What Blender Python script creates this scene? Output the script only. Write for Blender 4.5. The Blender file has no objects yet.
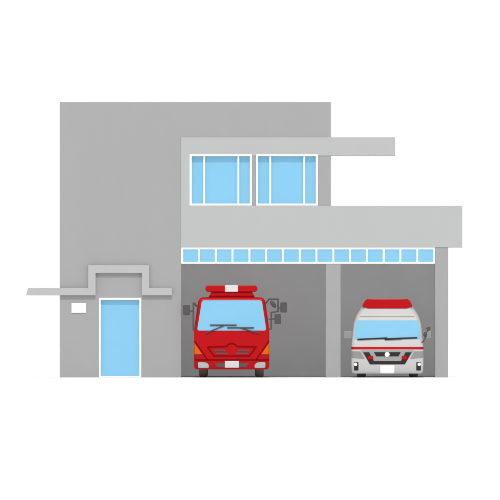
import bpy, bmesh, math, random
from mathutils import Vector, Matrix

random.seed(4)
R = math.radians
S = 0.0325                    # metres per unit of the elevation drawing
GY = 377.5                    # ground line of the drawing
CX0 = 250.0

scene = bpy.context.scene
col = scene.collection


def X(u): return (u - CX0) * S
def Z(v): return (GY - v) * S


# ------------------------------------------------------------------ materials
def mat(name, rgb, rough=0.6, spec=0.3, var=0.03, scale=6.0, bump=0.0, metal=0.0, fine=60.0, streak=False, coat=0.0):
    m = bpy.data.materials.new(name)
    m.use_nodes = True
    nt = m.node_tree
    b = nt.nodes['Principled BSDF']
    b.inputs['Roughness'].default_value = rough
    b.inputs['Specular IOR Level'].default_value = spec
    b.inputs['Metallic'].default_value = metal
    b.inputs['Coat Weight'].default_value = coat
    b.inputs['Coat Roughness'].default_value = 0.08
    tc = nt.nodes.new('ShaderNodeTexCoord')
    vec = tc.outputs['Object']
    if streak:
        mp = nt.nodes.new('ShaderNodeMapping')
        mp.inputs['Scale'].default_value = (1.0, 1.0, 0.25)
        nt.links.new(vec, mp.inputs['Vector'])
        vec = mp.outputs['Vector']
    n = nt.nodes.new('ShaderNodeTexNoise')
    n.inputs['Scale'].default_value = scale
    n.inputs['Detail'].default_value = 6
    n.inputs['Roughness'].default_value = 0.6
    nt.links.new(vec, n.inputs['Vector'])
    ramp = nt.nodes.new('ShaderNodeValToRGB')
    ramp.color_ramp.elements[0].position = 0.3
    ramp.color_ramp.elements[1].position = 0.7
    ramp.color_ramp.elements[0].color = tuple(max(0, c * (1 - var)) for c in rgb) + (1,)
    ramp.color_ramp.elements[1].color = tuple(min(1, c * (1 + var)) for c in rgb) + (1,)
    nt.links.new(n.outputs['Fac'], ramp.inputs['Fac'])
    nt.links.new(ramp.outputs['Color'], b.inputs['Base Color'])
    if bump:
        n2 = nt.nodes.new('ShaderNodeTexNoise')
        n2.inputs['Scale'].default_value = fine
        n2.inputs['Detail'].default_value = 4
        nt.links.new(tc.outputs['Object'], n2.inputs['Vector'])
        bp = nt.nodes.new('ShaderNodeBump')
        bp.inputs['Strength'].default_value = bump
        bp.inputs['Distance'].default_value = 0.01
        nt.links.new(n2.outputs['Fac'], bp.inputs['Height'])
        nt.links.new(bp.outputs['Normal'], b.inputs['Normal'])
    return m


M = {}
M['ground'] = mat('pale_concrete_ground', (0.83, 0.83, 0.83), 0.9, 0.1, 0.03, 0.6, 0.1)
M['wall'] = mat('grey_render', (0.284, 0.285, 0.287), 0.85, 0.15, 0.014, 0.9, 0.12, fine=90, streak=True)
M['band'] = mat('light_grey_panel', (0.356, 0.364, 0.364), 0.7, 0.2, 0.014, 0.7, 0.05, fine=90, streak=True)
M['pillar'] = mat('grey_pillar_render', (0.284, 0.285, 0.287), 0.85, 0.15, 0.022, 1.2, 0.12, fine=90)
M['bay'] = mat('painted_bay_lining', (0.80, 0.80, 0.80), 0.8, 0.15, 0.02, 1.0, 0.08)
M['floor'] = mat('sealed_bay_floor', (0.52, 0.52, 0.52), 0.5, 0.2, 0.05, 2.0, 0.05)
M['roof'] = mat('roof_membrane', (0.30, 0.30, 0.30), 0.9, 0.1, 0.05, 2.0, 0.1)
M['white'] = mat('white_frame_paint', (0.82, 0.82, 0.82), 0.5, 0.25, 0.01, 4.0)
M['glass'] = mat('sky_blue_glass', (0.171, 0.418, 0.600), 0.08, 0.35, 0.02, 0.8)
M['vglass'] = mat('blue_windscreen_glass', (0.161, 0.393, 0.570), 0.08, 0.35, 0.02, 0.8)
M['red'] = mat('fire_red_paint', (0.365, 0.0015, 0.0045), 0.35, 0.10, 0.02, 3.0)
M['dred'] = mat('dark_red_seam', (0.185, 0.0005, 0.001), 0.6, 0.04, 0.02, 3.0)
M['mred'] = mat('darker_red_panel', (0.315, 0.002, 0.008), 0.3, 0.10, 0.02, 3.0)  # slightly darker red of the nose corner panels
M['rlens'] = mat('red_lamp_lens', (0.37, 0.0015, 0.0045), 0.25, 0.10, 0.03, 8.0)
M['wlens'] = mat('clear_lamp_lens', (0.54, 0.54, 0.54), 0.25, 0.3, 0.03, 10.0)
M['orange'] = mat('amber_lens', (0.55, 0.095, 0.001), 0.3, 0.08, 0.02, 10.0)
M['hlamp'] = mat('headlamp_glass', (0.31, 0.35, 0.35), 0.12, 0.4, 0.05, 14.0)
M['plate'] = mat('number_plate_white', (0.52, 0.52, 0.52), 0.5, 0.2, 0.01, 10.0)
M['plate2'] = mat('bright_number_plate', (0.78, 0.78, 0.78), 0.5, 0.2, 0.01, 10.0)
M['dgrey'] = mat('dark_grey_plastic', (0.062, 0.060, 0.060), 0.55, 0.25, 0.05, 10.0)
M['black'] = mat('black_plastic', (0.024, 0.021, 0.020), 0.6, 0.10, 0.05, 10.0)
M['tyre'] = mat('tyre_rubber', (0.20, 0.185, 0.18), 0.9, 0.15, 0.08, 20.0, 0.2)
M['steel'] = mat('silver_metal', (0.45, 0.45, 0.46), 0.35, 0.5, 0.03, 8.0, 0.0, 0.7)
M['awhite'] = mat('ambulance_white_paint', (0.412, 0.413, 0.413), 0.35, 0.2, 0.012, 2.0)
M['agrey'] = mat('ambulance_grey_lamp', (0.212, 0.214, 0.214), 0.25, 0.3, 0.03, 10.0)
M['agrey2'] = mat('ambulance_grille_grey', (0.26, 0.263, 0.263), 0.4, 0.2, 0.02, 10.0)
M['seam'] = mat('grey_seam', (0.20, 0.205, 0.20), 0.7, 0.1, 0.02, 10.0)
M['mirror'] = mat('light_grey_mirror_shell', (0.27, 0.27, 0.27), 0.5, 0.2, 0.02, 10.0)
def frosted():
    m = bpy.data.materials.new('added_frosted_panel')
    m.use_nodes = True
    nt = m.node_tree
    out = nt.nodes['Material Output']
    nt.nodes.remove(nt.nodes['Principled BSDF'])
    a = nt.nodes.new('ShaderNodeBsdfDiffuse')
    b = nt.nodes.new('ShaderNodeBsdfTranslucent')
    tc = nt.nodes.new('ShaderNodeTexCoord')
    n = nt.nodes.new('ShaderNodeTexNoise')
    n.inputs['Scale'].default_value = 1.2
    n.inputs['Detail'].default_value = 5
    r = nt.nodes.new('ShaderNodeValToRGB')
    r.color_ramp.elements[0].color = (FROST * .97,) * 3 + (1,)
    r.color_ramp.elements[1].color = (FROST * 1.03,) * 3 + (1,)
    nt.links.new(tc.outputs['Object'], n.inputs['Vector'])
    nt.links.new(n.outputs['Fac'], r.inputs['Fac'])
    nt.links.new(r.outputs['Color'], b.inputs['Color'])
    a.inputs['Color'].default_value = (.25, .25, .25, 1)
    add = nt.nodes.new('ShaderNodeAddShader')
    nt.links.new(a.outputs[0], add.inputs[0])
    nt.links.new(b.outputs[0], add.inputs[1])
    nt.links.new(add.outputs[0], out.inputs['Surface'])
    return m


FROST = 0.43  # translucent tone of the added back panel, sets how bright the bay looks
M['frost'] = frosted()
M['under'] = mat('chassis_black', (0.03, 0.03, 0.03), 0.9, 0.1, 0.05, 10.0)


# ------------------------------------------------------------------ helpers
def link(name, bm, material, parent=None, smooth=35, bevel=0.0, segs=2):
    bmesh.ops.recalc_face_normals(bm, faces=bm.faces[:])
    me = bpy.data.meshes.new(name)
    bm.to_mesh(me)
    bm.free()
    o = bpy.data.objects.new(name, me)
    col.objects.link(o)
    me.materials.append(material)
    if smooth:
        for p in me.polygons:
            p.use_smooth = True
        me.set_sharp_from_angle(angle=R(smooth))
    if bevel:
        b = o.modifiers.new('Bevel', 'BEVEL')
        b.width = bevel
        b.segments = segs
        b.limit_method = 'ANGLE'
        b.angle_limit = R(40)
        b.harden_normals = False
    if parent:
        o.parent = parent
        o.matrix_parent_inverse = Matrix.Translation(-world_loc(parent))
    return o


def world_loc(o):
    # every empty here is unrotated; part meshes sit at the world origin
    v = Vector(o.location)
    p = o.parent
    while p is not None:
        v = v + Vector(p.location) + o.matrix_parent_inverse.translation
        o = p
        p = o.parent
    return v


def thing(name, label, cat, loc):
    o = bpy.data.objects.new(name, None)
    col.objects.link(o)
    o.location = loc
    o.empty_display_size = 0.3
    o['label'] = label
    o['category'] = cat
    return o


def box(bm, x0, x1, y0, y1, z0, z1):
    v = [bm.verts.new(p) for p in ((x0, y0, z0), (x1, y0, z0), (x1, y1, z0), (x0, y1, z0),
                                   (x0, y0, z1), (x1, y0, z1), (x1, y1, z1), (x0, y1, z1))]
    for f in ((0, 3, 2, 1), (4, 5, 6, 7), (0, 1, 5, 4), (1, 2, 6, 5), (2, 3, 7, 6), (3, 0, 4, 7)):
        bm.faces.new([v[i] for i in f])


def cells(bm, x0, x1, z0, z1, holes, y0, y1):
    """slab in the XZ plane with rectangular openings, one watertight mesh"""
    xs = sorted({x0, x1} | {min(max(h[i], x0), x1) for h in holes for i in (0, 1)})
    zs = sorted({z0, z1} | {min(max(h[i], z0), z1) for h in holes for i in (2, 3)})
    nx, nz = len(xs) - 1, len(zs) - 1

    def full(i, k):
        if not (0 <= i < nx and 0 <= k < nz):
            return False
        cx, cz = (xs[i] + xs[i + 1]) / 2, (zs[k] + zs[k + 1]) / 2
        return not any(h[0] < cx < h[1] and h[2] < cz < h[3] for h in holes)
    vs = {}

    def V(i, k, b):
        if (i, k, b) not in vs:
            vs[(i, k, b)] = bm.verts.new((xs[i], (y0, y1)[b], zs[k]))
        return vs[(i, k, b)]
    for i in range(nx):
        for k in range(nz):
            if not full(i, k):
                continue
            bm.faces.new([V(i, k, 0), V(i + 1, k, 0), V(i + 1, k + 1, 0), V(i, k + 1, 0)])
            bm.faces.new([V(i, k, 1), V(i, k + 1, 1), V(i + 1, k + 1, 1), V(i + 1, k, 1)])
            if not full(i - 1, k): bm.faces.new([V(i, k, 0), V(i, k + 1, 0), V(i, k + 1, 1), V(i, k, 1)])
            if not full(i + 1, k): bm.faces.new([V(i + 1, k, 0), V(i + 1, k, 1), V(i + 1, k + 1, 1), V(i + 1, k + 1, 0)])
            if not full(i, k - 1): bm.faces.new([V(i, k, 0), V(i, k, 1), V(i + 1, k, 1), V(i + 1, k, 0)])
            if not full(i, k + 1): bm.faces.new([V(i, k + 1, 0), V(i + 1, k + 1, 0), V(i + 1, k + 1, 1), V(i, k + 1, 1)])
    bmesh.ops.dissolve_limit(bm, angle_limit=R(1), verts=bm.verts[:], edges=bm.edges[:])


def H(u0, u1, v0, v1):          # opening given in drawing units
    return (X(u0), X(u1), Z(v1), Z(v0))


def prism(bm, pts, y0, y1):
    a = [bm.verts.new((p[0], y0, p[1])) for p in pts]
    b = [bm.verts.new((p[0], y1, p[1])) for p in pts]
    n = len(pts)
    bm.faces.new(a)
    bm.faces.new(b[::-1])
    for i in range(n):
        j = (i + 1) % n
        bm.faces.new([a[i], b[i], b[j], a[j]])


def rounded(pts, r, n=4):
    """round the corners of a polygon"""
    out = []
    m = len(pts)
    for i in range(m):
        p0, p, p1 = Vector(pts[i - 1]), Vector(pts[i]), Vector(pts[(i + 1) % m])
        d0, d1 = (p0 - p), (p1 - p)
        k = min(r, d0.length * 0.48, d1.length * 0.48)
        a, b = p + d0.normalized() * k, p + d1.normalized() * k
        for t in range(n + 1):
            t /= n
            q = a * (1 - t) ** 2 + p * 2 * t * (1 - t) + b * t * t
            out.append((q.x, q.y))
    return out


def rect(u0, u1, v0, v1):
    return [(u0, v0), (u1, v0), (u1, v1), (u0, v1)]


def tube(bm, pts, r, n=8, cap=True):
    pts = [Vector(p) for p in pts]
    rings = []
    for i, p in enumerate(pts):
        if i == 0: t = pts[1] - p
        elif i == len(pts) - 1: t = p - pts[-2]
        else: t = (pts[i + 1] - p).normalized() + (p - pts[i - 1]).normalized()
        t.normalize()
        up = Vector((0, 1, 0)) if abs(t.y) < 0.9 else Vector((1, 0, 0))
        a = t.cross(up).normalized()
        b = t.cross(a).normalized()
        sc = 1.0
        if 0 < i < len(pts) - 1:
            c = (pts[i + 1] - p).normalized().dot(t)
            sc = 1 / max(c, 0.5)
        rings.append([bm.verts.new(p + (a * math.cos(2 * math.pi * k / n) * sc + b * math.sin(2 * math.pi * k / n)) * r) for k in range(n)])
    for i in range(len(rings) - 1):
        for k in range(n):
            bm.faces.new([rings[i][k], rings[i][(k + 1) % n], rings[i + 1][(k + 1) % n], rings[i + 1][k]])
    if cap:
        bm.faces.new(rings[0][::-1])
        bm.faces.new(rings[-1])


def lathe_x(bm, prof, c, n=40):
    """profile of (x, radius) turned about the X axis through c"""
    rings = []
    for px, r in prof:
        rings.append([bm.verts.new((c[0] + px, c[1] + r * math.cos(2 * math.pi * k / n), c[2] + r * math.sin(2 * math.pi * k / n))) for k in range(n)])
    for i in range(len(rings) - 1):
        for k in range(n):
            bm.faces.new([rings[i][k], rings[i][(k + 1) % n], rings[i + 1][(k + 1) % n], rings[i + 1][k]])
    bm.faces.new(rings[0][::-1])
    bm.faces.new(rings[-1])


def loft(bm, levels, cx, yb, nc=12):
    """levels: (z, half width, front y, corner radius) -> horizontal rounded sections joined upwards"""
    rings = []
    for z, w, yf, r in levels:
        r = min(r, w * 0.9)
        pts = []
        for k in range(nc + 1):
            a = math.pi / 2 * k / nc
            pts.append((cx - w + r - r * math.cos(a), yf + r - r * math.sin(a)))
        for k in range(nc + 1):
            a = math.pi / 2 * k / nc
            pts.append((cx + w - r + r * math.sin(a), yf + r - r * math.cos(a)))
        pts.append((cx + w, yb))
        pts.append((cx - w, yb))
        rings.append([bm.verts.new((p[0], p[1], z)) for p in pts])
    n = len(rings[0])
    for i in range(len(rings) - 1):
        for k in range(n):
            bm.faces.new([rings[i][k], rings[i][(k + 1) % n], rings[i + 1][(k + 1) % n], rings[i + 1][k]])
    bm.faces.new(rings[0][::-1])
    bm.faces.new(rings[-1])


class Front:
    """depth of a lofted front at (x, z)"""
    def __init__(self, levels, cx):
        self.l = levels
        self.cx = cx

    def at(self, z):
        l = self.l
        if z <= l[0][0]: return l[0][1:]
        for a, b in zip(l, l[1:]):
            if a[0] <= z <= b[0]:
                t = (z - a[0]) / max(b[0] - a[0], 1e-9)
                return tuple(a[i] + (b[i] - a[i]) * t for i in (1, 2, 3))
        return l[-1][1:]

    def y(self, x, z):
        w, yf, r = self.at(z)
        d = abs(x - self.cx) - (w - r)
        if d <= 0: return yf
        d = min(d, r * 0.995)
        return yf + r - math.sqrt(r * r - d * d)


def patch(bm, pts, fr, off=0.008, depth=0.03, step=0.05):
    """polygon (drawing units) laid on a curved front, with thickness"""
    b2 = bmesh.new()
    vs = [b2.verts.new((X(u), 0, Z(v))) for u, v in pts]
    b2.faces.new(vs)
    bmesh.ops.triangulate(b2, faces=b2.faces[:])
    # cut along the heights and columns where the front bends
    for lv in fr.l:
        bmesh.ops.bisect_plane(b2, geom=b2.verts[:] + b2.edges[:] + b2.faces[:], plane_co=(0, 0, lv[0]), plane_no=(0, 0, 1))
    wmax = max(l[1] for l in fr.l)
    for k in range(19):
        for s in (-1, 1):
            bmesh.ops.bisect_plane(b2, geom=b2.verts[:] + b2.edges[:] + b2.faces[:],
                                   plane_co=(fr.cx + s * (wmax - k * 0.016), 0, 0), plane_no=(1, 0, 0))
    for v in b2.verts:
        v.co.y = fr.y(v.co.x, v.co.z) - off
    r = bmesh.ops.extrude_face_region(b2, geom=b2.faces[:])
    for g in r['geom']:
        if isinstance(g, bmesh.types.BMVert):
            g.co.y += depth
    tmp = bpy.data.meshes.new('patch')
    b2.to_mesh(tmp)
    b2.free()
    bm.from_mesh(tmp)
    bpy.data.meshes.remove(tmp)


def stroke(pts, w):
    """ribbon polygon along a polyline (drawing units)"""
    P = [Vector(p) for p in pts]
    L, Rr = [], []
    for i, p in enumerate(P):
        if i == 0: d = P[1] - p
        elif i == len(P) - 1: d = p - P[-2]
        else: d = (P[i + 1] - p).normalized() + (p - P[i - 1]).normalized()
        d.normalize()
        n = Vector((-d.y, d.x))
        sc = 1.0
        if 0 < i < len(P) - 1:
            sc = 1 / max((P[i + 1] - p).normalized().dot(d), 0.5)
        L.append(p + n * w / 2 * sc)
        Rr.append(p - n * w / 2 * sc)
    return [(L[i], L[i + 1], Rr[i + 1], Rr[i]) for i in range(len(P) - 1)]


def boolean_cut(o, cutter_bm):
    me = bpy.data.meshes.new('cut')
    bmesh.ops.recalc_face_normals(cutter_bm, faces=cutter_bm.faces[:])
    cutter_bm.to_mesh(me)
    cutter_bm.free()
    c = bpy.data.objects.new('cut', me)
    col.objects.link(c)
    md = o.modifiers.new('cut', 'BOOLEAN')
    md.object = c
    md.operation = 'DIFFERENCE'
    md.solver = 'EXACT'
    bpy.context.view_layer.update()
    dg = bpy.context.evaluated_depsgraph_get()
    new = bpy.data.meshes.new_from_object(o.evaluated_get(dg))
    o.modifiers.clear()
    o.data = new
    bpy.data.objects.remove(c)
    new.set_sharp_from_angle(angle=R(35))


def mir(pts, c):
    return [(2 * c - u, v) for u, v in pts][::-1]


# ------------------------------------------------------------------ ground
bm = bmesh.new()
g = 2500.0
bmesh.ops.create_grid(bm, x_segments=2, y_segments=2, size=g)
gr = link('ground', bm, M['ground'], smooth=0)
gr['kind'] = 'structure'

# ------------------------------------------------------------------ fire station
st = thing('fire_station', 'grey two-storey fire station with open vehicle bay, blue windows and flat roofs', 'building', (X(255), 0, 0))
DEEP = 7.3
TH = 0.30
ZR = Z(102)
# main wall block: front with openings, side, rear and return walls
bm = bmesh.new()
front_holes = [H(98.8, 141.4, 297.7, 400), H(181.2, 340, 247.4, 400),
               H(189.6, 252.0, 154.1, 205.7), H(255.9, 317.9, 154.1, 205.7)]
cells(bm, X(59.8), X(331), -0.05, ZR, front_holes, 0.0, TH)
box(bm, X(59.8), X(59.8) + TH, TH, DEEP, -0.05, ZR)
cells(bm, X(59.8) + TH, X(331) - TH, -0.05, ZR, [(X(178), X(340), -1, Z(258))], DEEP - TH, DEEP)
box(bm, X(331) - TH, X(331), TH, DEEP, Z(205.8) - 0.2, ZR)
link('wall', bm, M['wall'], st, smooth=0)
# flat roof behind the parapet and roof of the bay wing
bm = bmesh.new()
box(bm, X(59.8) + TH + .01, X(331) - TH - .01, TH + .01, DEEP - TH - .01, ZR - 0.5, ZR - 0.3)
rf = link('roof', bm, M['roof'], st, smooth=0)
bm = bmesh.new()
box(bm, X(331) + .01, X(448.3), TH + .42, DEEP, Z(247.3) + .001, Z(214))
link('roof', bm, M['roof'], st, smooth=0)

# light grey facing band: canopy blade, left strip and broad fascia in one piece
BAND = -0.018
bm = bmesh.new()
cells(bm, X(181.2), X(395.2), Z(205.8) + .0, Z(137.3), [H(190, 400, 155.6, 206)], BAND, -0.0015)
link('facing_strip', bm, M['band'], st, smooth=0)
bm = bmesh.new()
box(bm, X(331) + .001, X(395.2), -.0015, 0.55, Z(155.6), Z(137.3))
link('roof_blade', bm, M['band'], st, smooth=0)
bm = bmesh.new()
box(bm, X(181.2), X(462.3), BAND, -0.0015, Z(247.3), Z(205.8) - .001)
box(bm, X(331) + .002, X(462.3), -0.0015, 0.70, Z(247.3), Z(205.8) - .001)
link('fascia', bm, M['band'], st, smooth=0)

# bay wing walls, pillar, lining
bm = bmesh.new()
pier = [(X(435.0), 0.0), (X(448.3), 0.0), (X(448.3), DEEP), (X(442.6), DEEP), (X(442.6), .42), (X(435.0), .42)]
lo = [bm.verts.new((p[0], p[1], -0.05)) for p in pier]
hi = [bm.verts.new((p[0], p[1], Z(247.3))) for p in pier]
bm.faces.new(lo)
bm.faces.new(hi)
for i in range(6):
    bm.faces.new([lo[i], lo[(i + 1) % 6], hi[(i + 1) % 6], hi[i]])
box(bm, X(331) - TH + .001, X(442.6) - .001, DEEP - TH, DEEP, Z(258), Z(247.3))
link('side_wall', bm, M['wall'], st, smooth=0, bevel=0.01)
bm = bmesh.new()
box(bm, X(325.6), X(340.7), 0.0, 0.45, -0.05, Z(263.75))
link('pillar', bm, M['pillar'], st, smooth=0, bevel=0.012)
BD = 7.02
ZC = Z(258)
bm = bmesh.new()
box(bm, X(178) - .10, X(178), TH + .002, BD, 0.0, ZC)
link('bay_lining', bm, M['bay'], st, smooth=0)
bm = bmesh.new()
box(bm, X(442.6) - .012, X(442.6) - .002, 0.425, BD - .002, 0.0, ZC)
link('bay_lining', bm, M['bay'], st, smooth=0)
# frosted back panel, added so that daylight through it brightens the bay
bm = bmesh.new()
box(bm, X(178) + .001, X(442.6) - .013, BD + .262, BD + .272, 0.007, ZC - .001)
link('added_light_panel', bm, M['frost'], st, smooth=0)
bm = bmesh.new()
box(bm, X(178), X(442.6), 0.16, BD, ZC, ZC + .10)
link('ceiling', bm, M['bay'], st, smooth=0)
bm = bmesh.new()
box(bm, X(181.2) + .002, X(435.0) - .002, 0.02, BD + .26, -0.04, 0.006)
box(bm, X(435.0) - .002, X(442.6) - .013, 0.425, BD + .26, -0.04, 0.006)
box(bm, X(178) + .001, X(181.2) + .002, 0.302, BD + .26, -0.04, 0.006)
link('bay_floor', bm, M['floor'], st, smooth=0)


def window(u0, u1, v0, v1, muls, depth, fw=2.0, ped=True, name='window', fr_front=-0.026, mfront=0.03, bottom=None):
    """white frame > recessed panes; the frame is the part, its panes are children"""
    b = bmesh.new()
    bt = fw if bottom is None else bottom
    cells(b, X(u0), X(u1), Z(v1), Z(v0), [H(u0 + fw, u1 - fw, v0 + fw, v1 - bt)], fr_front, depth + .02)
    w = link(name, b, M['white'], st, smooth=0, bevel=0.006)
    if muls:
        for m in muls:
            b = bmesh.new()
            box(b, X(m - .9), X(m + .9), mfront, depth + .018, Z(v1 - bt) + .001, Z(v0 + fw) - .001)
            link('mullion', b, M['white'], w, smooth=0, bevel=0.005)
    ed = [u0 + fw] + [x for m in muls for x in (m - .9, m + .9)] + [u1 - fw]
    for a, c in zip(ed[::2], ed[1::2]):
        b = bmesh.new()
        box(b, X(a) + .001, X(c) - .001, depth, depth + .012, Z(v1 - bt) + .001, Z(v0 + fw) - .001)
        link('pane', b, M['glass'], w, smooth=0)
    return w


window(189.7, 251.9, 154.2, 205.6, [204.2, 238.4], 0.115)
window(256.0, 317.8, 154.2, 205.6, [270.2, 304.3], 0.115)
# entrance door
dr = window(98.9, 141.3, 297.8, 377.3, [], 0.095, 1.9, name='door', bottom=1.2)
# clerestory strip above the bay: one frame, fifteen panes
u0, u1, v0, v1 = 181.25, 434.95, 247.45, 263.7
pitch = (u1 - u0 - 1.9) / 15
holes = []
for i in range(15):
    a = u0 + 1.9 + pitch * i
    holes.append((a, a + pitch - 1.9))
bm = bmesh.new()
cells(bm, X(u0), X(u1), Z(v1), Z(v0), [H(a, c, 249.4, 262.0) for a, c in holes], -0.016, 0.10)
cl = link('clerestory_window', bm, M['white'], st, smooth=0, bevel=0.005)
for a, c in holes:
    b = bmesh.new()
    box(b, X(a) + .001, X(c) - .001, 0.006, 0.018, Z(262.0) + .001, Z(249.4) - .001)
    link('pane', b, M['glass'], cl, smooth=0)
# wall strip behind nothing: beam carrying the clerestory over the bay
bm = bmesh.new()
box(bm, X(331) + .002, X(435) - .002, 0.705, 0.9, Z(257.9) + .12, Z(247.3))
link('beam', bm, M['wall'], st, smooth=0)

# stepped entrance canopy wrapping over the door
PROJ = -0.103
bm = bmesh.new()
can = [(26.0, 295.2), (28.4, 288.0), (88.3, 288.0), (88.3, 265.2), (149.2, 265.2), (149.2, 288.0), (172.0, 288.0),
       (172.0, 295.2), (142.0, 295.2), (142.0, 273.0), (95.6, 273.0), (95.6, 295.2)]
prism(bm, [(X(u), Z(v)) for u, v in can], PROJ, -0.0015)
can2 = [(26.0, 295.2), (28.4, 288.0), (59.7, 288.0), (59.7, 295.2)]
prism(bm, [(X(u), Z(v)) for u, v in can2], -0.0015, 0.85)
link('entrance_canopy', bm, M['band'], st, smooth=0)

# ------------------------------------------------------------------ white plate beside the door
bm = bmesh.new()
box(bm, X(71.6), X(86.0), -0.028, -0.001, Z(312.8), Z(303.1))
np_ = link('name_plate', bm, M['white'], smooth=0, bevel=0.004)
np_['label'] = 'small blank white plate fixed to the grey wall left of the blue entrance door'
np_['category'] = 'sign'


# ------------------------------------------------------------------ shared vehicle parts
def wheel(parent, u, yc, width, rad, side):
    """tyre as the part wheel, with a rim child"""
    x = X(u)
    b = bmesh.new()
    w = width / 2
    lathe_x(b, [(-w, rad * .62), (-w, rad * .90), (-w * .86, rad * .97), (-w * .6, rad), (w * .6, rad), (w * .86, rad * .97), (w, rad * .90), (w, rad * .62)], (x, yc, rad + .006))
    t = link('wheel', b, M['tyre'], parent)
    b = bmesh.new()
    s = side
    lathe_x(b, [(s * (w - .02), rad * .60), (s * (w - .06), rad * .52), (s * (w - .08), rad * .30), (s * (w - .01), rad * .24), (s * (w), rad * .12)], (x, yc, rad + .006))
    link('rim', b, M['steel'], t)
    return t


def slab(parent, name, material, polys, fr, off=0.008, depth=0.03, bevel=0.0):
    b = bmesh.new()
    for p in polys:
        patch(b, p, fr, off, depth)
    return link(name, b, material, parent, bevel=bevel)


# ------------------------------------------------------------------ fire engine
C1 = 231.75
Y0 = -0.35
fe = thing('fire_engine', 'red fire engine with a red rooftop light bar parked nose-out in the left bay', 'fire engine', (X(C1), Y0, 0))
lv = [(Z(369.4), 35.6 * S, Y0 + .05, .07), (Z(368.6), 36.7 * S, Y0 + .02, .08), (Z(367.2), 37.4 * S, Y0 + .0, .08),
      (Z(360), 37.5 * S, Y0, .08), (Z(331.5), 37.5 * S, Y0 + .03, .08), (Z(327), 37.1 * S, Y0 + .055, .08),
      (Z(303), 33.9 * S, Y0 + .19, .09), (Z(300), 33.0 * S, Y0 + .21, .09), (Z(298.4), 31.6 * S, Y0 + .24, .10),
      (Z(297.5), 30.0 * S, Y0 + .30, .12), (Z(297.2), 28.0 * S, Y0 + .38, .14)]
bm = bmesh.new()
loft(bm, lv, X(C1), Y0 + 2.5)
cab = link('cab', bm, M['red'], fe)
FR = Front(lv, X(C1))
cut = bmesh.new()
lathe_x(cut, [(-2, .52), (2, .52)], (X(C1), Y0 + 1.25, .47))
boolean_cut(cab, cut)
# rear body
bm = bmesh.new()
hw = 32.2 * S
box(bm, X(C1) - hw, X(C1) + hw, Y0 + 2.54, Y0 + 6.5, .42, Z(303))
body = link('rear_body', bm, M['red'], fe, smooth=0, bevel=.03)
cut = bmesh.new()
lathe_x(cut, [(-2, .54), (2, .54)], (X(C1), Y0 + 5.0, .47))
boolean_cut(body, cut)
for s in (-1, 1):
    for a in (2.7, 3.65):
        bm = bmesh.new()
        y0_, y1_ = Y0 + a, Y0 + a + .85
        for k in range(16):
            zz = .95 + k * .08
            box(bm, X(C1) + s * hw - .01, X(C1) + s * hw + .012, y0_, y1_, zz, zz + .074)
        link('roller_shutter', bm, M['steel'], fe, smooth=0)
    bm = bmesh.new()
    box(bm, X(C1) + s * 36.6 * S - .02, X(C1) + s * 36.6 * S + .018, Y0 + .75, Y0 + 1.9, Z(328) , Z(306))
    # side window leans with the cab flank
    for v in bm.verts:
        t = (v.co.z - Z(328)) / (Z(306) - Z(328))
        v.co.x += -s * t * 2.85 * S
    link('side_window', bm, M['vglass'], fe, smooth=0, bevel=.006)
    bm = bmesh.new()
    box(bm, X(C1) + s * 37.4 * S - .01, X(C1) + s * 37.4 * S + .012, Y0 + 1.7, Y0 + 1.85, 1.2, 1.24)
    link('door_handle', bm, M['dgrey'], fe, smooth=0, bevel=.006)
# chassis with axles
bm = bmesh.new()
box(bm, X(C1) - .45, X(C1) + .45, Y0 + .4, Y0 + 6.3, .50, .68)
tube(bm, [(X(C1) - .9, Y0 + 1.25, .46), (X(C1) + .9, Y0 + 1.25, .46)], .06)
tube(bm, [(X(C1) - .9, Y0 + 5.0, .46), (X(C1) + .9, Y0 + 5.0, .46)], .07)
link('chassis', bm, M['under'], fe, smooth=0)
for yc in (Y0 + 1.25, Y0 + 5.0):
    wheel(fe, 203.2, yc, 8.3 * S, .45, -1)
    wheel(fe, 259.8, yc, 8.3 * S, .45, 1)

# windscreen and wipers
ws = rounded([(197.2, 330.6), (202.0, 300.4), (261.8, 300.4), (266.3, 330.6)], 2.6, 5)
slab(fe, 'windscreen', M['vglass'], [ws], FR, .007, .02)


def bar(b, fr, p, q, w, off=.03):
    (u0_, v0_), (u1_, v1_) = p, q
    a = Vector((X(u0_), fr.y(X(u0_), Z(v0_)) - off, Z(v0_)))
    c = Vector((X(u1_), fr.y(X(u1_), Z(v1_)) - off, Z(v1_)))
    tube(b, [a, c], w / 2 * S, 6)


for bl, ar in ((((210, 325.1), (236.6, 325.1)), ((224, 325.6), (205.7, 333.2))),
               (((227.3, 327.8), (253.9, 327.8)), ((240, 328.0), (259.3, 333.2)))):
    b = bmesh.new()
    bar(b, FR, bl[0], bl[1], 1.3, .028)
    w = link('wiper', b, M['dgrey'], fe)
    b = bmesh.new()
    bar(b, FR, ar[0], ar[1], 1.1, .036)
    link('wiper_arm', b, M['dgrey'], w)

# seams of the nose
seams = []
for pts in ([(194.6, 341.0), (207.4, 359.6)],):
    for q in stroke(pts, 1.4):
        seams += [[tuple(p) for p in q], mir([tuple(p) for p in q], C1)]
seams.append(rect(194.3, 269.2, 359.0, 360.7))
slab(fe, 'panel_seam', M['dred'], seams, FR, .004, .012)
slab(fe, 'corner_panel', M['mred'], [[(194.35, 354.2), (202.9, 354.2), (206.3, 359.0), (194.35, 359.0)]], FR, .003, .012)
slab(fe, 'corner_panel', M['mred'], [mir([(194.35, 354.2), (202.9, 354.2), (206.3, 359.0), (194.35, 359.0)], C1)], FR, .003, .012)
ind = [(194.3, 342.6), (202.2, 354.1), (194.3, 354.1)]
slab(fe, 'indicator', M['orange'], [ind], FR, .007, .02)
slab(fe, 'indicator', M['orange'], [mir(ind, C1)], FR, .007, .02)
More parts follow.
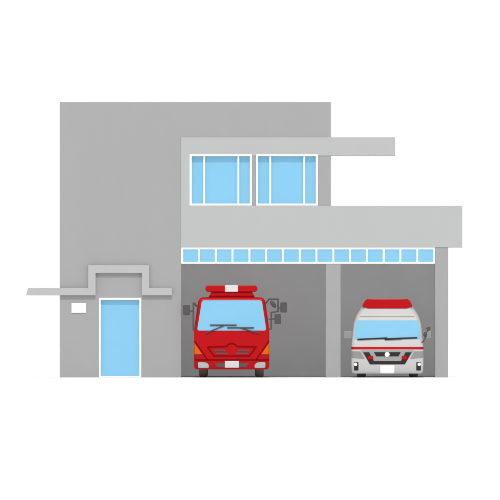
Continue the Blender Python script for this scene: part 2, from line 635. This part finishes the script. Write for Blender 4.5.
# grille outline with the domed badge recess
arc = [(C1 + 6.0 * math.cos(a), 349.4 - 6.0 * math.sin(a)) for a in [R(150 - 12 * k) for k in range(11)]]
out = [(207.6, 347.0)] + arc + [(2 * C1 - 207.6, 347.0), (2 * C1 - 214.0, 356.0), (214.0, 356.0), (207.6, 347.0)]
g = [[tuple(p) for p in q] for q in stroke(out, 1.45)]
gri = slab(fe, 'grille', M['dred'], g, FR, .009, .02)
for sl in ((rect(214.0, 225.8, 349.8, 351.1)), (rect(215.6, 227.5, 352.8, 354.1))):
    for q in (sl, mir(sl, C1)):
        b = bmesh.new()
        patch(b, q, FR, .010, .02)
        link('grille_slat', b, M['dgrey'], gri)
# bumper furniture
hl = rounded([(198.0, 362.6), (200.2, 361.9), (206.6, 362.6), (209.0, 365.0), (208.8, 368.0), (198.4, 368.0)], 1.2, 3)
slab(fe, 'headlight', M['hlamp'], [hl], FR, .016, .03, bevel=.005)
slab(fe, 'headlight', M['hlamp'], [mir(hl, C1)], FR, .016, .03, bevel=.005)
air = [(214.9, 363.0), (248.6, 363.0), (246.4, 366.8), (217.1, 366.8)]
slab(fe, 'air_intake', M['dgrey'], [air], FR, .005, .012)
slab(fe, 'number_plate', M['plate'], [rect(225.0, 238.9, 360.9, 367.6)], FR, .016, .012, bevel=.003)

# roof: mount and light bar
yl = Y0 + .40
bm = bmesh.new()
prism(bm, [(X(u), Z(v)) for u, v in [(209.2, 295.9), (210.6, 292.9), (252.9, 292.9), (254.3, 295.9)]], yl, yl + .42)
mt = link('light_bar_mount', bm, M['red'], fe, smooth=0, bevel=.008)
bm = bmesh.new()
box(bm, X(208.9), X(254.6), yl - .006, yl + .43, Z(297.9), Z(295.9) - .001)
link('gasket', bm, M['dred'], mt, smooth=0)
bm = bmesh.new()
box(bm, X(211), X(252.5), yl - .008, yl + .39, Z(292.9) + .001, Z(291.5))
link('gasket', bm, M['dred'], mt, smooth=0)


def capsule(b, ua, ub, va, vb, y0_, y1_):
    r = (vb - va) / 2
    pts = []
    for k in range(9):
        a = R(90 + 180 * k / 8)
        pts.append((ua + r + r * math.cos(a), (va + vb) / 2 - r * math.sin(a)))
    for k in range(9):
        a = R(-90 + 180 * k / 8)
        pts.append((ub - r + r * math.cos(a), (va + vb) / 2 - r * math.sin(a)))
    prism(b, [(X(u), Z(v)) for u, v in pts], y0_, y1_)


bm = bmesh.new()
capsule(bm, 205.3, 257.6, 285.3, 291.9, yl - .03, yl + .40)
lb = link('light_bar', bm, M['rlens'], fe, bevel=.03, segs=3)
bm = bmesh.new()
box(bm, X(224.9), X(238.2), yl - .036, yl + .406, Z(291.95), Z(285.2))
link('clear_lens', bm, M['wlens'], lb, smooth=0, bevel=.02)

# mirrors
ym = Y0 + .10


def P(u, v, y=None):
    return (X(u), ym if y is None else y, Z(v))


def head(parent, u0_, u1_, v0_, v1_, y=None, m='dgrey', r=1.3, name='mirror_head', dep=.09):
    y = ym if y is None else y
    b = bmesh.new()
    prism(b, [(X(u), Z(v)) for u, v in rounded(rect(u0_, u1_, v0_, v1_), r, 4)], y - .045, y - .045 + dep)
    return link(name, b, M[m], parent, bevel=.012)


bm = bmesh.new()
tube(bm, [P(196.6, 306.4, Y0 + .22), P(194.6, 303.3), P(193.5, 303.3), P(193.5, 330.2), P(195.5, 330.8)], .78 * S, 8)
tube(bm, [P(193.5, 311.0), P(188.5, 311.0)], .75 * S, 8)
ma = link('mirror_arm', bm, M['dgrey'], fe)
head(ma, 183.1, 190.0, 305.0, 315.2)
bm = bmesh.new()
tube(bm, [P(265.5, 303.8, Y0 + .22), P(268.9, 299.2), P(278.0, 299.2), P(278.0, 311.4), P(271.2, 312.6), P(271.2, 328.9), P(267.5, 329.6)], .75 * S, 8)
tube(bm, [P(278.0, 308.0), P(282.0, 308.0)], .7 * S, 8)
tube(bm, [P(268.5, 319.0), P(276.0, 319.0)], .7 * S, 8)
ma = link('mirror_arm', bm, M['dgrey'], fe)
head(ma, 280.3, 287.0, 302.4, 312.6)
head(ma, 274.5, 281.0, 314.0, 324.0)
bm = bmesh.new()
bmesh.ops.create_uvsphere(bm, u_segments=24, v_segments=12, radius=1.0)
for v in bm.verts:
    p = Vector((v.co.x * 2.3 * S, v.co.y * .06, v.co.z * 4.3 * S))
    a = R(-38)
    v.co = Vector((p.x * math.cos(a) + p.z * math.sin(a), p.y, -p.x * math.sin(a) + p.z * math.cos(a)))
    v.co += Vector(P(273.2, 304.2))
link('round_mirror', bm, M['dgrey'], ma)

# ------------------------------------------------------------------ ambulance
C2 = 387.15
A0 = -0.30
am = thing('ambulance', 'white and grey ambulance with a red stripe and red roof lamp in the right bay', 'ambulance', (X(C2), A0, 0))
la = [(Z(373.5), 33.6 * S, A0 + .06, .10), (Z(372.6), 35.0 * S, A0 + .03, .11), (Z(370.5), 35.8 * S, A0 + .0, .12),
      (Z(364), 36.1 * S, A0, .13), (Z(350), 36.1 * S, A0 + .02, .13), (Z(341), 35.5 * S, A0 + .12, .13),
      (Z(332), 34.7 * S, A0 + .24, .14), (Z(324), 33.7 * S, A0 + .345, .14), (Z(320), 32.8 * S, A0 + .40, .15),
      (Z(315.5), 31.2 * S, A0 + .45, .16), (Z(311), 28.6 * S, A0 + .50, .18), (Z(306.6), 25.6 * S, A0 + .54, .20),
      (Z(303.5), 23.4 * S, A0 + .60, .22), (Z(302), 21.8 * S, A0 + .72, .26)]
bm = bmesh.new()
loft(bm, la, X(C2), A0 + 5.3)
ab = link('body', bm, M['awhite'], am, smooth=45)
FA = Front(la, X(C2))
cut = bmesh.new()
lathe_x(cut, [(-2, .40), (2, .40)], (X(C2), A0 + .95, .34))
boolean_cut(ab, cut)
cut = bmesh.new()
lathe_x(cut, [(-2, .40), (2, .40)], (X(C2), A0 + 4.1, .34))
boolean_cut(ab, cut)
for yc in (A0 + .95, A0 + 4.1):
    wheel(am, 360.9, yc, 8.6 * S, .33, -1)
    wheel(am, 413.5, yc, 8.6 * S, .33, 1)
for yc in (A0 + .95, A0 + 4.1):
    bm = bmesh.new()
    tube(bm, [(X(C2) - .8, yc, .34), (X(C2) + .8, yc, .34)], .05)
    link('axle', bm, M['under'], am)
wsa = rounded([(353.9, 339.2), (354.7, 332), (356.3, 320.4), (418.0, 320.4), (419.6, 332), (420.4, 339.2)], .6, 2)
slab(am, 'windscreen', M['vglass'], [wsa], FA, .007, .02)
slab(am, 'roof_seam', M['seam'], [rect(360.0, 414.3, 316.2, 316.9)], FA, .003, .01)
for a, c_ in (((357.2, 339.4), (387.0, 338.0)), ((387.6, 338.8), (417.0, 337.7))):
    b = bmesh.new()
    bar(b, FA, a, c_, 1.4, .03)
    w = link('wiper', b, M['black'], am)
    b = bmesh.new()
    bar(b, FA, (c_[0] - 3, c_[1] + .3) if a[0] < 370 else (a[0] - 3.0, a[1] + .5), (c_[0] + 1, c_[1] + 1.2) if a[0] < 370 else (a[0] + 14.0, a[1] - .2), 1.5, .034)
    link('wiper_arm', b, M['black'], w)
slab(am, 'red_stripe', M['rlens'], [rect(351.1, 423.2, 346.9, 349.4)], FA, .004, .012)
# stripe carries on along the flanks
bm = bmesh.new()
for s in (-1, 1):
    xa, xb = sorted((X(C2) + s * (36.0 * S - .02), X(C2) + s * (36.0 * S + .004)))
    box(bm, xa, xb, A0 + .16, A0 + 5.25, Z(349.4), Z(346.9))
link('flank_stripe', bm, M['rlens'], am, smooth=0)
for s in (-1, 1):
    bm = bmesh.new()
    xa, xb = sorted((X(C2) + s * (35.25 * S - .04), X(C2) + s * (35.25 * S + .003)))
    box(bm, xa, xb, A0 + .75, A0 + 1.6, Z(339), Z(323))
    for v in bm.verts:
        t = (v.co.z - Z(339)) / (Z(323) - Z(339))
        v.co.x += -s * t * 1.75 * S
    link('side_window', bm, M['vglass'], am, smooth=0, bevel=.006)
# nose: grey band, lamps, grille
lamp = [(351.2, 351.2), (360.4, 351.3), (364.6, 359.0), (351.4, 357.8)]
slab(am, 'headlight', M['agrey'], [lamp], FA, .006, .02)
slab(am, 'headlight', M['agrey'], [mir(lamp, C2)], FA, .006, .02)
band = [(360.6, 350.2), (413.7, 350.2), (412.0, 352.4), (404.9, 363.6), (369.4, 363.6), (362.3, 352.4)]
gp = slab(am, 'grille', M['agrey2'], [band], FA, .004, .02)
vL = [(363.0, 352.2), (369.0, 352.2), (373.6, 361.0), (400.7, 361.0), (405.3, 352.2), (411.3, 352.2), (404.6, 364.3), (369.7, 364.3)]
b = bmesh.new()
patch(b, [(363.0, 352.2), (369.0, 352.2), (373.6, 361.0), (369.7, 364.3)], FA, .012, .02)
patch(b, mir([(363.0, 352.2), (369.0, 352.2), (373.6, 361.0), (369.7, 364.3)], C2), FA, .012, .02)
patch(b, [(373.6, 361.0), (2 * C2 - 373.6, 361.0), (2 * C2 - 369.7, 364.3), (369.7, 364.3)], FA, .012, .02)
link('grille_surround', b, M['black'], gp)
b = bmesh.new()
patch(b, [(373.8, 352.1), (400.5, 352.1), (398.2, 356.3), (376.1, 356.3)], FA, .012, .02)
link('grille_bar', b, M['black'], gp)
b = bmesh.new()
patch(b, [(386.95 + 2.45 * math.cos(R(15 * k)), 354.4 + 2.45 * math.sin(R(15 * k))) for k in range(24)], FA, .022, .02)
link('emblem', b, M['plate2'], gp, bevel=.004)
slab(am, 'warning_lamp', M['rlens'], [rect(367.9, 373.0, 356.0, 359.3)], FA, .03, .03, bevel=.005)
slab(am, 'warning_lamp', M['rlens'], [rect(401.5, 406.6, 356.0, 359.3)], FA, .03, .03, bevel=.005)
for u0_, u1_, cu in ((353.8, 358.3, 355.4), (416.0, 420.6, 418.95)):
    f = slab(am, 'fog_lamp', M['black'], [rounded(rect(u0_, u1_, 362.2, 370.5), .6, 2)], FA, .006, .03)
    b = bmesh.new()
    patch(b, [(cu + 1.65 * math.cos(R(15 * k)), 364.3 + 1.65 * math.sin(R(15 * k))) for k in range(24)], FA, .012, .03)
    link('lamp_lens', b, M['plate2'], f)
slab(am, 'number_plate', M['plate2'], [rect(380.1, 394.1, 365.4, 373.3)], FA, .02, .012, bevel=.003)
# red roof lamp
ra = [(361.9, 306.0), (363.4, 303.0), (364.6, 300.6), (367.0, 299.0), (369.5, 298.7), (372.5, 299.0)]
ra = ra + mir(ra, C2) + [(406.6, 308.4), (367.7, 308.4)]
bm = bmesh.new()
prism(bm, [(X(u), Z(v)) for u, v in ra], A0 + .495, A0 + .95)
link('roof_lamp', bm, M['rlens'], am, bevel=.02, segs=3)
# mirrors
for u0_, u1_ in ((343.1, 352.0), (422.6, 431.2)):
    yy = A0 + .55
    h = head(am, u0_, u1_, 331.0, 338.9, yy, 'mirror', 1.4, 'door_mirror', .16)
yy = A0 + .10
bm = bmesh.new()
tube(bm, [(X(421.0), A0 + .16, Z(342.8)), (X(423.2), yy, Z(341.4)), (X(424.8), yy, Z(338.6)), (X(426.0), yy, Z(333)), (X(427.6), yy, Z(330))], .6 * S, 8)
ma = link('mirror_arm', bm, M['dgrey'], am)
bm = bmesh.new()
bmesh.ops.create_uvsphere(bm, u_segments=24, v_segments=12, radius=1.0)
for v in bm.verts:
    v.co = Vector((v.co.x * 2.0 * S, v.co.y * .05, v.co.z * 3.1 * S)) + Vector((X(425.1), yy - .01, Z(334.6)))
link('round_mirror', bm, M['dgrey'], ma)
bm = bmesh.new()
q = [(425.7, 328.0), (427.4, 326.7), (430.0, 327.0), (430.1, 329.6), (427.9, 331.5), (426.2, 329.6)]
prism(bm, [(X(u), Z(v)) for u, v in rounded(q, .7, 3)], yy - .03, yy + .03)
link('mirror_head', bm, M['dgrey'], ma, bevel=.008)

# both drivers reversed in a hair off square
am.rotation_euler.z = R(-1.27)
fe.rotation_euler.z = R(0.17)

# ------------------------------------------------------------------ light: bright hazy daylight
ELEV = 55.0
w = bpy.data.worlds.new('World')
scene.world = w
w.use_nodes = True
nt = w.node_tree
bg = nt.nodes['Background']
sky = nt.nodes.new('ShaderNodeTexSky')
sky.sky_type = 'NISHITA'
sky.sun_disc = False
sky.sun_elevation = R(ELEV)
sky.sun_rotation = R(180)
sky.dust_density = 6.0
dim = nt.nodes.new('ShaderNodeVectorMath')
dim.operation = 'SCALE'
dim.inputs['Scale'].default_value = 0.10
nt.links.new(sky.outputs['Color'], dim.inputs[0])
mix = nt.nodes.new('ShaderNodeMix')
mix.data_type = 'RGBA'
mix.inputs['Factor'].default_value = 0.95          # veil of white cloud over the sky
nt.links.new(dim.outputs['Vector'], mix.inputs['A'])
mix.inputs['B'].default_value = (1.12, 1.12, 1.12, 1)
nt.links.new(mix.outputs['Result'], bg.inputs['Color'])
bg.inputs['Strength'].default_value = 1.0

sl = bpy.data.lights.new('sun', 'SUN')
sl.energy = 2.0
sl.angle = R(0.5)
sl.color = (1.0, 0.985, 0.965)
so = bpy.data.objects.new('sun', sl)
so.rotation_euler = (R(90 - ELEV), 0, 0)
so.location = (0, -20, 30)
col.objects.link(so)

# ------------------------------------------------------------------ camera
D = 200.0
cd = bpy.data.cameras.new('camera')
co = bpy.data.objects.new('camera', cd)
col.objects.link(co)
co.location = (0, -D, 1.1)
co.rotation_euler = (R(90), 0, 0)
cd.sensor_width = 36
cd.lens = 36 * D / (500 * S)
cd.shift_y = (Z(250) - 1.1) / (500 * S)
cd.clip_start = 1
cd.clip_end = 6000
scene.camera = co

scene.view_settings.view_transform = 'Standard'
scene.view_settings.look = 'None'
scene.view_settings.exposure = 0
scene.cycles.max_bounces = 10
scene.cycles.diffuse_bounces = 6
